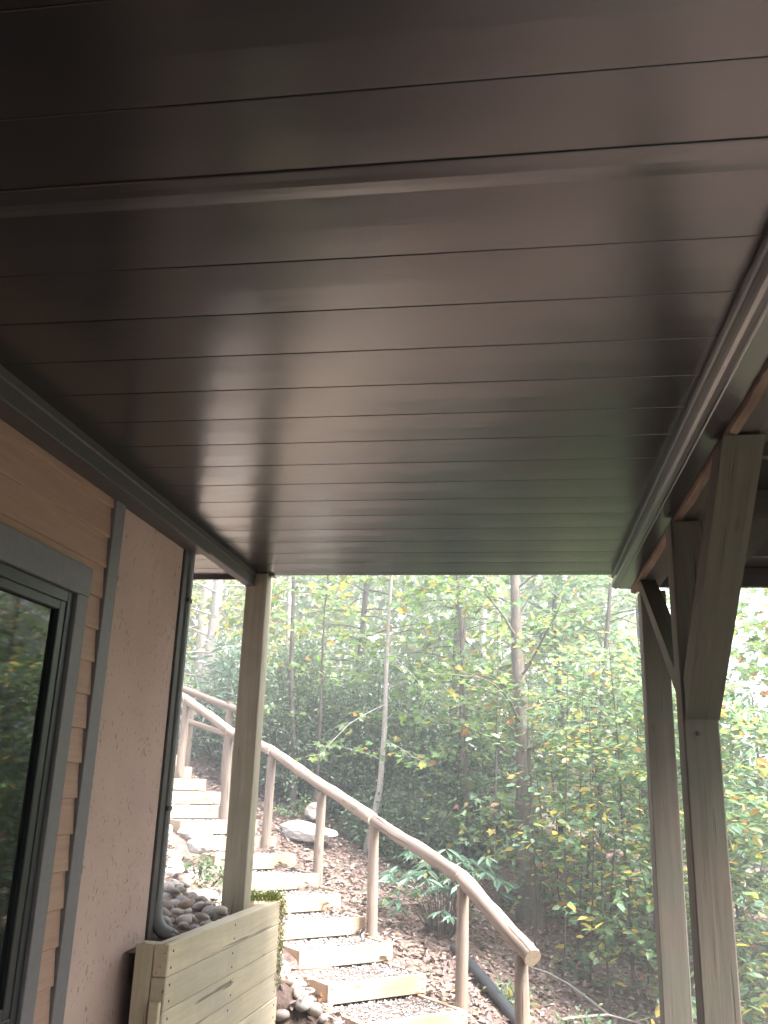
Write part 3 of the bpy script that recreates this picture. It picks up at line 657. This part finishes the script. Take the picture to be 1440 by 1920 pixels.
# ================================================================== STAIRS
stairs = thing('garden_stairs', (-.75, 7.5, -1.9), 'flight of pale timber box steps filled with gravel climbing the bank', 'stairs')
pebmat = [((.36, .345, .34), 5), ((.25, .235, .23), 4), ((.46, .44, .43), 5), ((.15, .14, .14), 3), ((.30, .235, .20), 2)]
SW = .97
for i in range(len(FR)):
    st = sub('step', stairs)
    a = Vector((*FR[i], 0)); ux = Vector((.735, .678, 0)).normalized(); uy = Vector((-ux.y, ux.x, 0))
    if i + 1 < len(FR): run = max(.40, (Vector((*FR[i + 1], 0)) - a).dot(uy) + .05)
    else: run = .5
    zt = STZ[i]; hb = .145; fl = a - ux * SW; j = random.uniform(-.004, .004)
    fb = MB().box(fl + ux * SW / 2 + uy * .019 + Vector((0, 0, zt - hb / 2 + j * .3)), ux, uy, (0, 0, 1), SW, .038, hb, .003)
    if i < 9:
        for e_ in (.035, SW - .035):
            for zz in (-.035, -.11):
                cpt = fl + ux * e_ + Vector((0, 0, zt + zz)); fb.tube([cpt - uy * .0025, cpt + uy * .002], [.006, .006], 7, mi=1)
    fb.build('front_board', [M['stair'], M['screw']], st)
    for e_ in (.019, SW - .019):
        MB().box(fl + ux * e_ + uy * (.039 + run / 2) + Vector((0, 0, zt - hb / 2 - .001)), uy, ux, (0, 0, 1), run, .038, hb, .003).build('side_board', M['stair'], st)
    # gravel fill: a bed plus loose pebbles
    gx, gy = SW - .078, run - .005
    bedv = []; nu, nv = 14, 8
    for v in range(nv + 1):
        for u in range(nu + 1):
            q = fl + ux * (.039 + gx * u / nu) + uy * (.039 + gy * v / nv); bedv.append((q.x, q.y, zt - .022 + .010 * noise.noise(Vector((q.x * 6, q.y * 6, 2)))))
    MB().add(bedv, [(v * (nu + 1) + u, v * (nu + 1) + u + 1, (v + 1) * (nu + 1) + u + 1, (v + 1) * (nu + 1) + u) for v in range(nv) for u in range(nu)]).build('gravel_bed', M['soil'], st, smooth=True)
    npb = 900 if i < 4 else 450
    pb = np.array([[0, 0, .5], [1, 0, 0], [.2, .8, 0], [-.9, .3, 0], [-.3, -.8, 0], [.6, -.6, .05], [0, .1, -.4]], dtype=np.float32)
    pf = [(0, 1, 2), (0, 2, 3), (0, 3, 4), (0, 4, 5), (0, 5, 1)]
    uu = rng.random(npb) * (gx - .02) + .049; vv = rng.random(npb) * gy + .04; th = rng.random(npb) * 6.28; ss = rng.uniform(.006, .015, npb)
    cen = np.array(fl)[None] + np.array(ux)[None] * uu[:, None] + np.array(uy)[None] * vv[:, None]; cen[:, 2] = zt - .018 + rng.uniform(0, .012, npb)
    c_, s_ = np.cos(th), np.sin(th); X = (pb[None, :, 0] * c_[:, None] - pb[None, :, 1] * s_[:, None]) * ss[:, None]; Y = (pb[None, :, 0] * s_[:, None] + pb[None, :, 1] * c_[:, None]) * ss[:, None] * .85
    Z = pb[None, :, 2] * ss[:, None] * rng.uniform(.7, 1.5, (npb, 1)); VV = (np.stack([X, Y, Z], -1) + cen[:, None, :]).reshape(-1, 3)
    b_ = wloc(st); VV += np.array([-b_.x, -b_.y, H - b_.z]); LL = (np.array(pf).ravel()[None] + (np.arange(npb) * 7)[:, None]).ravel()
    me = mesh_np('gravel', VV, LL, np.arange(0, len(LL), 3), np.full(len(LL) // 3, 3)); me.materials.append(M['pebble'])
    cc = np.ones((npb, 7, 4), dtype=np.float32); cc[:, :, :3] = colours(npb, pebmat, .15)[:, None, :]; at = me.attributes.new('tint', 'FLOAT_COLOR', 'POINT'); at.data.foreach_set('color', cc.ravel())
    og = bpy.data.objects.new('gravel', me); COL.objects.link(og); og.parent = st; og['kind'] = 'stuff'

# ================================================================== LOG RAILINGS
rail = thing('log_railing', (-.4, 7.9, -1.9), 'rustic peeled log handrail on log posts beside the steps', 'railing')
tops = [(.03, 7.10, -1.165), (-.437, 7.92, -.815), (-1.373, 9.03, -.43), (-2.087, 9.85, -.13), (-2.819, 10.4, .235), (-3.519, 10.9, .47), (-4.378, 11.6, .905), (-5.10, 12.25, 1.17)]
for (x, y, z) in tops:
    g = gz(x, y) - .25; n = 8; jx, jy = random.gauss(0, .012), random.gauss(0, .012)
    MB().tube([(x + jx * (1 - k / n), y + jy * (1 - k / n), g + (z - .02 - g) * k / n) for k in range(n + 1)], [.056 - .006 * k / n for k in range(n + 1)], 14, .10, mi=0, capmi=1).build('post', [M['log'], M['logend']], rail, smooth='auto')
def log(pts, r0, r1, name, par, n=14):
    Pn = []; Rn = []
    for i in range(n + 1):
        u = i / n * (len(pts) - 1); k = min(int(u), len(pts) - 2); q = Vector(pts[k]).lerp(Vector(pts[k + 1]), u - k)
        sw = .005 * math.sin(i / n * math.pi * 2.2 + r0 * 90); Pn.append(q + Vector((0, 0, sw))); Rn.append((r0 + (r1 - r0) * i / n) * (1 + .05 * math.sin(i * 2.1)))
    MB().tube(Pn, Rn, 16, .16, mi=0, capmi=1).build(name, [M['log'], M['logend']], par, smooth='auto')
T = [Vector(t) + Vector((0, 0, .045)) for t in tops]
e0 = T[0] + (T[0] - T[1]).normalized() * .17
log([e0, T[0], T[1] + (T[1] - T[0]).normalized() * .02], .064, .062, 'handrail', rail)
log([T[1] + (T[2] - T[1]).normalized() * .03, T[2] - (T[2] - T[1]).normalized() * .01], .062, .058, 'handrail', rail)
log([T[2] + (T[3] - T[2]).normalized() * .01, T[3], T[4] - (T[4] - T[3]).normalized() * .01], .060, .057, 'handrail', rail, 18)
log([T[4] + (T[5] - T[4]).normalized() * .01, T[5]], .058, .056, 'handrail', rail)
log([T[5] + (T[6] - T[5]).normalized() * .01, T[6]], .058, .056, 'handrail', rail)
log([T[6] + (T[7] - T[6]).normalized() * .01, T[7]], .058, .055, 'handrail', rail)
rail2 = thing('upper_log_railing', (-4.7, 12.7, 0), 'two-rail log fence at the top of the bank behind the corner post', 'railing')
for (x, y) in ((-4.72, 12.72), (-3.98, 12.25), (-5.6, 13.2)):
    g = gz(x, y) - .2; z = .98 + (x + 3.98) * -.30; MB().tube([(x, y, g + (z - g) * k / 6) for k in range(7)], [.052] * 7, 12, .1, mi=0, capmi=1).build('post', [M['log'], M['logend']], rail2, smooth='auto')
log([(-5.7, 13.26, 1.46), (-4.953, 12.8, 1.216), (-3.80, 12.12, .86)], .054, .048, 'top_rail', rail2)
log([(-5.7, 13.26, 1.02), (-4.957, 12.8, .77), (-3.85, 12.15, .51)], .046, .042, 'lower_rail', rail2)

dp = MB().tube([(-.60, 9.35, gz(-.6, 9.35) + .06), (-.39, 9.0, gz(-.39, 9.0) + .07), (-.2, 8.65, gz(-.2, 8.65) + .07), (.02, 8.2, gz(.02, 8.2) + .06), (.12, 8.0, gz(.12, 8.0) + .03)], [.05] * 5, 14).build('drain_pipe', M['pipe'], smooth='auto')
tag(dp, 'black plastic drain pipe lying on the leaf litter beyond the railing', 'pipe')

# moss spilling over the far corner of the retaining wall
ms = thing('moss', (c2.x, c2.y, pz), 'green moss clump spilling over the far corner of the board wall', 'moss'); lv = Leaves('needle')
n_ = 1500; P = np.zeros((n_, 3)); u = rng.random(n_) ** 1.3
P[:, 0] = c2.x - .01 - .26 * u + rng.normal(0, .02, n_); P[:, 1] = c2.y - .06 + rng.normal(0, .05, n_) - .10 * u; P[:, 2] = pz - .005 + .04 * np.abs(rng.normal(0, .6, n_))
lv.add(P, rv(n_, .6) + UP[None] * .7, rv(n_, 1), rng.uniform(.018, .036, n_), colours(n_, [((.20, .22, .06), 5), ((.11, .15, .05), 4), ((.24, .24, .07), 2)]))
n_ = 700; P = np.zeros((n_, 3)); dn = rng.random(n_) ** 1.2; tpos = rng.normal(0, .035, n_) * (1.2 - .6 * dn) - .05
P[:, 0] = c2.x + dirp.x * tpos + .012; P[:, 1] = c2.y + tpos + .03; P[:, 2] = pz - .50 * dn
lv.add(P, rv(n_, .5) + np.array([.3, -.1, -.5])[None], rv(n_, 1), rng.uniform(.015, .032, n_), colours(n_, [((.19, .20, .08), 5), ((.10, .12, .05), 4), ((.2, .19, .08), 2)]))
lv.build('fronds', M['leaf'], ms)

# ================================================================== VEGETATION
# slender grey tree and brown tree that stand clear of the rest
broadleaf('sapling_tree', 'slender smooth grey tree leaning out behind the middle railing posts', (-1.83, 11.6), 6, .052, G_MAPLE, 'maple', .14, 16, .34, .98, 1.4, 7, 4, .2, .5,
          path=[(-1.86, 11.6, -1.1), (-1.80, 11.6, -.62), (-1.70, 11.58, -.1), (-1.66, 11.55, .6), (-1.66, 11.55, 1.3), (-1.64, 11.5, 2.1), (-1.60, 11.5, 3.0), (-1.62, 11.5, 4.6)], bark='bark_grey', tw_len=.35)
broadleaf('maple_tree', 'straight rough brown trunk with sparse maple leaves in the middle of the wood', (.12, 11.2), 7, .135, G_MAPLE, 'maple', .125, 20, .34, .95, 1.9, 9, 7, .45, .4,
          path=[(.16, 11.2, -1.6), (.14, 11.2, -.9), (.11, 11.2, -.2), (.10, 11.2, .6), (.05, 11.2, 1.5), (.03, 11.2, 2.5), (.0, 11.25, 4.0), (.05, 11.3, 6.0)], bark='bark_brown', tw_len=.4)
# hollies: dark mass behind the railing
HG = 'dark evergreen shrubs behind the railing'
for (x, y, rx, rz, ns, lb) in ((-3.15, 13.0, 1.0, 2.3, 520, 'dark holly shrub right behind the corner post'), (-1.95, 13.1, 1.15, 2.5, 620, 'broad dark holly shrub behind the slender grey tree'),
                               (-.75, 13.3, 1.0, 2.0, 480, 'dark holly shrub between the grey tree and the brown trunk'), (-1.4, 12.2, .75, 1.0, 260, 'low dark evergreen shrub at the foot of the slender grey tree')):
    shrub('holly_shrub', lb, (x, y), rx, rz, ns, G_HOLLY, 'oval', .062, 30, HG, clump=.12)
shrub('rhododendron', 'glossy long-leaved rhododendron behind the upper log fence', (-4.55, 13.9), .95, 1.9, 150, [((.14, .19, .15), 4), ((.10, .15, .11), 4), ((.2, .25, .18), 1)], 'long', .15, 22, None, clump=.15)
# hemlocks
for (x, y, h, sp, lb) in ((-2.5, 14.5, 9, 2.0, 'feathery hemlock behind the holly shrubs left of the grey tree'), (-.95, 14.3, 9.5, 2.1, 'feathery hemlock between the grey tree and the brown trunk'), (.75, 15.2, 9, 2.0, 'feathery hemlock just behind the brown trunk')):
    hemlock('hemlock_tree', lb, (x, y), h, .07, sp, 'hemlocks in the wood', 84)
# broadleaf trees
BL = 'broadleaf trees in the wood'
def bl(name, lb, base, h, r, pal, leaf, size, limbs, z0, z1, spread, tw=9, per=9, el=.3, droop=.5, bark='bark_dark', **kw):
    broadleaf(name, lb, base, h, r, pal, leaf, size, limbs, z0, z1, spread, tw, per, el, droop, bark=bark, group=BL, **kw)
bl('beech_tree', 'yellow-green beech with a pale grey trunk in the gap beside the downspout', (-5.50, 15.0), 8, .13, G_BEECH, 'oval', .10, 44, .12, .9, 2.3, 10, 9, .1, .4, 'bark_pale')
bl('beech_tree', 'yellow-green beech behind the upper log fence, nearest the corner post', (-4.1, 16.2), 8, .08, G_BEECH, 'oval', .10, 40, .12, .9, 2.2, 10, 9, .1, .4, 'bark_pale')
bl('beech_tree', 'distant beech above the top of the steps', (-7.4, 18.0), 9, .14, G_BEECH, 'diamond', .11, 44, .08, .9, 2.6, 10, 10, .15, .4, 'bark_pale')
bl('maple_tree', 'maple with lime leaves hanging beside the corner post under the soffit', (-2.95, 12.2), 6.5, .045, G_MAPLE, 'maple', .15, 20, .48, .95, 1.4, 6, 5, .1, .6)
bl('maple_tree', 'leafy maple behind the soffit edge between grey and brown trunks', (-.75, 12.6), 7, .05, G_MAPLE, 'maple', .125, 34, .3, .95, 1.7, 8, 6, .2, .5)
bl('maple_sapling', 'young maple with pale leaves in front of the hollies between the two trunks', (-.55, 11.9), 4.6, .028, G_MAPLE, 'maple', .12, 30, .12, .95, 1.3, 7, 5, .25, .5)
bl('maple_sapling', 'young maple with pale leaves between the corner post and the grey tree', (-2.65, 12.0), 4.6, .026, G_MAPLE, 'maple', .12, 22, .35, .95, 1.2, 6, 4, .25, .5)
bl('maple_sapling', 'young pale maple just left of the brown trunk foot', (-.25, 10.9), 3.4, .02, G_PALE, 'maple', .11, 20, .2, .95, 1.0, 6, 5, .25, .5)
bl('understory_tree', 'pale green tree directly right of the brown trunk', (1.05, 12.6), 7, .055, G_PALE, 'oval', .10, 46, .1, .95, 1.9, 11, 12, .25, .5)
bl('understory_tree', 'tall pale tree behind the end post', (1.9, 14.2), 8, .08, G_PALE, 'oval', .105, 50, .1, .92, 2.3, 11, 12, .25, .5)
bl('understory_tree', 'grey-barked tree in the pale foliage left of the end post', (-.05, 14.6), 8, .10, G_PALE, 'diamond', .10, 44, .15, .95, 2.1, 10, 9, .25, .5, 'bark_pale')
bl('spicebush', 'yellowing bush with layered leaves left of the end post', (1.15, 9.9), 3.6, .022, G_YELL, 'oval', .105, 34, .15, 1.0, 1.25, 8, 8, .35, .4, flat=.4)
bl('spicebush', 'yellowing bush seen between the end post and the braced post', (1.75, 9.3), 3.3, .022, G_YELL, 'oval', .11, 32, .12, 1.0, 1.3, 8, 8, .35, .4, flat=.4)
bl('spicebush', 'yellow-green bush right of the braced post', (2.65, 9.0), 3.3, .022, G_YELL, 'oval', .115, 34, .1, 1.0, 1.4, 8, 8, .35, .4, flat=.4)
bl('spicebush', 'loose yellowing bush in front of the brown trunk foot', (.75, 11.3), 3.2, .02, G_YELL, 'oval', .10, 28, .2, 1.0, 1.2, 8, 7, .35, .4, flat=.4)
bl('spicebush', 'green bush further back behind the rail end', (1.6, 11.6), 3.4, .022, G_PALE, 'oval', .10, 36, .08, 1.0, 1.5, 9, 9, .35, .4, flat=.4)
bl('spicebush', 'green bush low down behind both right-hand posts', (2.5, 11.2), 3.0, .022, G_PALE, 'oval', .10, 36, .05, 1.0, 1.5, 9, 9, .3, .4, flat=.4)
bl('maple_tree', 'open maple against the bright sky right of the braced post', (3.55, 11.0), 7, .07, G_MAPLE, 'maple', .15, 44, .15, .8, 1.9, 8, 7, .15, .5)
bl('maple_tree', 'second maple fringing the sky at the right edge', (4.3, 13.2), 7.5, .07, G_MAPLE, 'maple', .15, 44, .08, .9, 1.9, 8, 6, .2, .5)
bl('understory_tree', 'low pale tree filling below the bright sky gap', (3.4, 13.0), 3.4, .05, G_PALE, 'oval', .11, 40, .05, 1.0, 1.8, 10, 9, .25, .5)
# thin saplings in the hollow behind the rail end
for k, (x, y) in enumerate(((.45, 9.6), (.62, 10.4), (.85, 9.2), (1.0, 10.9), (.35, 11.0), (.72, 9.9), (1.35, 10.4), (.55, 12.0), (1.25, 8.9), (.2, 10.2))):
    broadleaf('sapling', 'thin bare-stemmed sapling in the hollow beyond the rail end', (x, y), 2.4 + random.random() * 1.2, .011, G_PALE, 'oval', .09, 9, .45, 1.0, .6, 4, 4, .4, .4, group='thin saplings beyond the rail end', cat='sapling', crown_name='foliage')
# bluish compound-leaved plant below the handrail
tp = thing('buckeye_shrub', (-.75, 9.75, gz(-.75, 9.75)), 'low shrub with big bluish-green drooping compound leaves below the handrail', 'shrub'); mb = MB(); lv = Leaves('long')
g0 = gz(-.75, 9.75)
for k in range(60):
    a = k * 2.39996; rr = .66 * math.sqrt((k + .5) / 60); q = Vector((-.72 + rr * math.cos(a) * 1.05, 9.75 + rr * math.sin(a) * .8, g0 + .16 + (.66 - .5 * rr ** 1.5) * (1 if k % 3 else .45) + random.gauss(0, .06)))
    mb.tube([(-.75 + .1 * math.cos(a), 9.75 + .1 * math.sin(a), g0), ((-.75 + q.x) / 2, (9.75 + q.y) / 2, (g0 + q.z) / 2 + .08), q], [.005, .004, .002], 5, cap=False)
    n_ = 6; az = a + np.linspace(-1.7, 1.7, n_) + rng.normal(0, .1, n_); D = np.stack([np.cos(az), np.sin(az), np.full(n_, -.35)], 1)
    lv.add(np.repeat(np.array(q)[None], n_, 0) + rv(n_, .01), D, UP[None] + rv(n_, .35), rng.uniform(.10, .20, n_), colours(n_, G_TEAL, .2))
mb.build('stem', M['bark_dark'], tp, smooth=True); lv.build('foliage', M['leaf'], tp)
# small ground plants
for k, (x, y, rx, rz, lb) in enumerate(((-.05, 8.75, .16, .2, 'tiny green plant beside the black pipe'), (-2.75, 8.05, .28, .28, 'low tufted green plant among the stones by the steps'),
                                        (.55, 8.6, .3, .25, 'sprig of green seedlings on the leaf litter below the rail end'), (-2.75, 11.9, .4, .35, 'low green fern clump behind the flat boulder'))):
    shrub('ground_plant', lb, (x, y), rx, rz, 26, G_PALE if k != 1 else G_HOLLY, 'oval', .055, 16, None, 'leaf', .05, cat='plant')
    if k == 1: bpy.data.objects['ground_plant.001'].location.z = zbed(x, y) + H - .03

# the far wood: one leafy mass that closes the view behind the single trees
lv = Leaves('diamond'); n_ = 60000
X = rng.uniform(-17, 16, n_); Y = rng.uniform(18.5, 27, n_); Zr = rng.random(n_)
rt = X / Y; top = np.clip(6.2 - np.clip(rt - .13, 0, 1) * 50, 1.2, 6.2); top = np.where(rt > .32, np.clip(1.2 + (rt - .32) * 120, 1.2, 7.5), top) ; clus = np.array([noise.noise(Vector((x * .6, y * .6, z * 5))) for x, y, z in zip(X, Y, Zr)])
G0 = np.array([gz(x, y, False) for x, y in zip(X, Y)]); keep = clus > -.32; P = np.stack([X, Y, G0 + top * Zr], 1)[keep]; n_ = len(P)
lv.add(P, rv(n_, 1) + np.array([0, 0, -.4]), UP[None] + rv(n_, .6), rng.uniform(.18, .34, n_), colours(n_, G_FAR, .2))
n_ = 26000; X = rng.uniform(7.0, 13, n_); Y = rng.uniform(-8, 13, n_); Zr = rng.random(n_); k_ = X / np.maximum(Y, .1) > .42; k_ |= Y < 0; X, Y, Zr = X[k_], Y[k_], Zr[k_]; n_ = len(X)
P = np.stack([X, Y, np.array([gz(x, y, False) for x, y in zip(X, Y)]) + 6.5 * Zr], 1)
lv.add(P, rv(n_, 1) + np.array([0, 0, -.4]), UP[None] + rv(n_, .6), rng.uniform(.22, .4, n_), colours(n_, G_FAR, .2))
tag(lv.build('far_woods', M['leaf']), 'hazy mass of far green foliage closing the view', 'woods', kind='stuff')
lv = Leaves('diamond'); n_ = 16000; X = rng.uniform(1.7, 6.0, n_); Y = rng.uniform(-5, 7.5, n_); k_ = X > .45 * np.maximum(Y, 0) + .5; X, Y = X[k_], Y[k_]; n_ = len(X)  # out of view; shades the ground that the soffit mirrors
P = np.stack([X, Y, np.array([gz(x, y, False) for x, y in zip(X, Y)]) + rng.random(n_) * (.7 + np.clip(X - 3.0, 0, 2) * .5)], 1)
lv.add(P, rv(n_, 1) + np.array([0, 0, -.4]), UP[None] + rv(n_, .6), rng.uniform(.12, .24, n_), colours(n_, G_FAR, .2))
tag(lv.build('undergrowth', M['leaf']), 'unseen leafy undergrowth along the open side of the porch', 'undergrowth', kind='stuff')
# far trunks showing through
for k, (x, y, r, lb) in enumerate(((-.62, 17.6, .09, 'thin grey trunk deep in the wood left of the brown trunk'), (-.3, 18.2, .07, 'thinner pale trunk deep in the wood beside its grey neighbour'), (-6.2, 17.0, .12, 'pale trunk deep in the beech wood by the house'))):
    e = thing('bare_trunk', (x, y, gz(x, y)), lb, 'tree'); g = gz(x, y)
    MB().tube([(x + random.gauss(0, .05) * i * .3, y, g - .1 + 9 * i / 8) for i in range(9)], [r * (1 - .5 * i / 8) for i in range(9)], 9, .1).build('trunk', M['bark_pale'], e, smooth=True)

# fallen leaves
lv = Leaves('curl'); LIT = [((.21, .16, .145), 6), ((.28, .22, .20), 5), ((.14, .10, .088), 4), ((.32, .25, .225), 3), ((.28, .14, .08), 1.0), ((.17, .17, .10), .6)]
n_ = 48000; X = rng.uniform(-6.5, 4.5, n_); Y = rng.uniform(6.2, 15.5, n_); k_ = rng.random(n_) < np.clip(1.6 - (Y - 8) * .14, .25, 1)
pts = []
for x, y in zip(X[k_], Y[k_]):
    s, t = st_of(x, y)
    if -1.02 < t < .05 and s > -.1: continue
    if x < -1.0 and y < 6.3: continue
    if t <= -1.02 and s > -1:
        if random.random() > .22: continue
        z = max(zbed(x, y), gz(x, y)) + .05 if x < -.6 else gz(x, y)
    else: z = gz(x, y)
    pts.append((x, y, z + random.random() * .02))
for i in range(len(FR)):
    for k in range(3):
        q = Vector((*FR[i], 0)) - Vector((.735, .678, 0)) * random.uniform(.03, .93) + Vector((-.678, .735, 0)) * random.uniform(.02, .42); pts.append((q.x, q.y, STZ[i] + .004))
P = np.array(pts); n_ = len(P)
lv.add(P, rv(n_, 1) * np.array([1, 1, .25]), UP[None] + rv(n_, .35), rng.uniform(.035, .085, n_), colours(n_, LIT, .22))
tag(lv.build('leaf_litter', M['litter']), 'brown fallen leaves covering the bank', 'leaf litter', kind='stuff')
# fallen sticks
for k, (x, y, a, L, lb) in enumerate(((1.0, 9.1, .6, 1.5, 'long fallen stick on the litter below the end post'), (.3, 9.5, 2.6, 1.2, 'fallen stick lying behind the last railing post'), (-1.1, 10.6, .2, .9, 'short fallen stick on the bank behind the handrail'))):
    tag(MB().tube([(x + L * (u - .5) * math.cos(a), y + L * (u - .5) * math.sin(a), gz(x + L * (u - .5) * math.cos(a), y + L * (u - .5) * math.sin(a)) + .05 + .05 * math.sin(u * 5)) for u in np.linspace(0, 1, 7)], [.014 - .008 * u for u in np.linspace(0, 1, 7)], 6, .1).build('fallen_stick', M['bark_pale'], smooth=True), lb, 'stick')

# ================================================================== LENS VEIL
hz = MB().abox(-165, 165, -160, 180, -8.5, 11.0, 'x', .01).build('lens_veil', M['dark']); hz.data.materials.clear()  # volume box added to imitate milky lens flare, not real mist
hm = bpy.data.materials.new('veil_volume'); hm.use_nodes = True; t = hm.node_tree; t.nodes.clear()
pv = t.nodes.new('ShaderNodeVolumePrincipled'); pv.inputs['Color'].default_value = (.93, .97, 1.0, 1); pv.inputs['Density'].default_value = .014; pv.inputs['Anisotropy'].default_value = .3
ov = t.nodes.new('ShaderNodeOutputMaterial'); t.links.new(pv.outputs[0], ov.inputs['Volume']); hz.data.materials.append(hm); tag(hz, kind='stuff')
SC.cycles.volume_bounces = 0
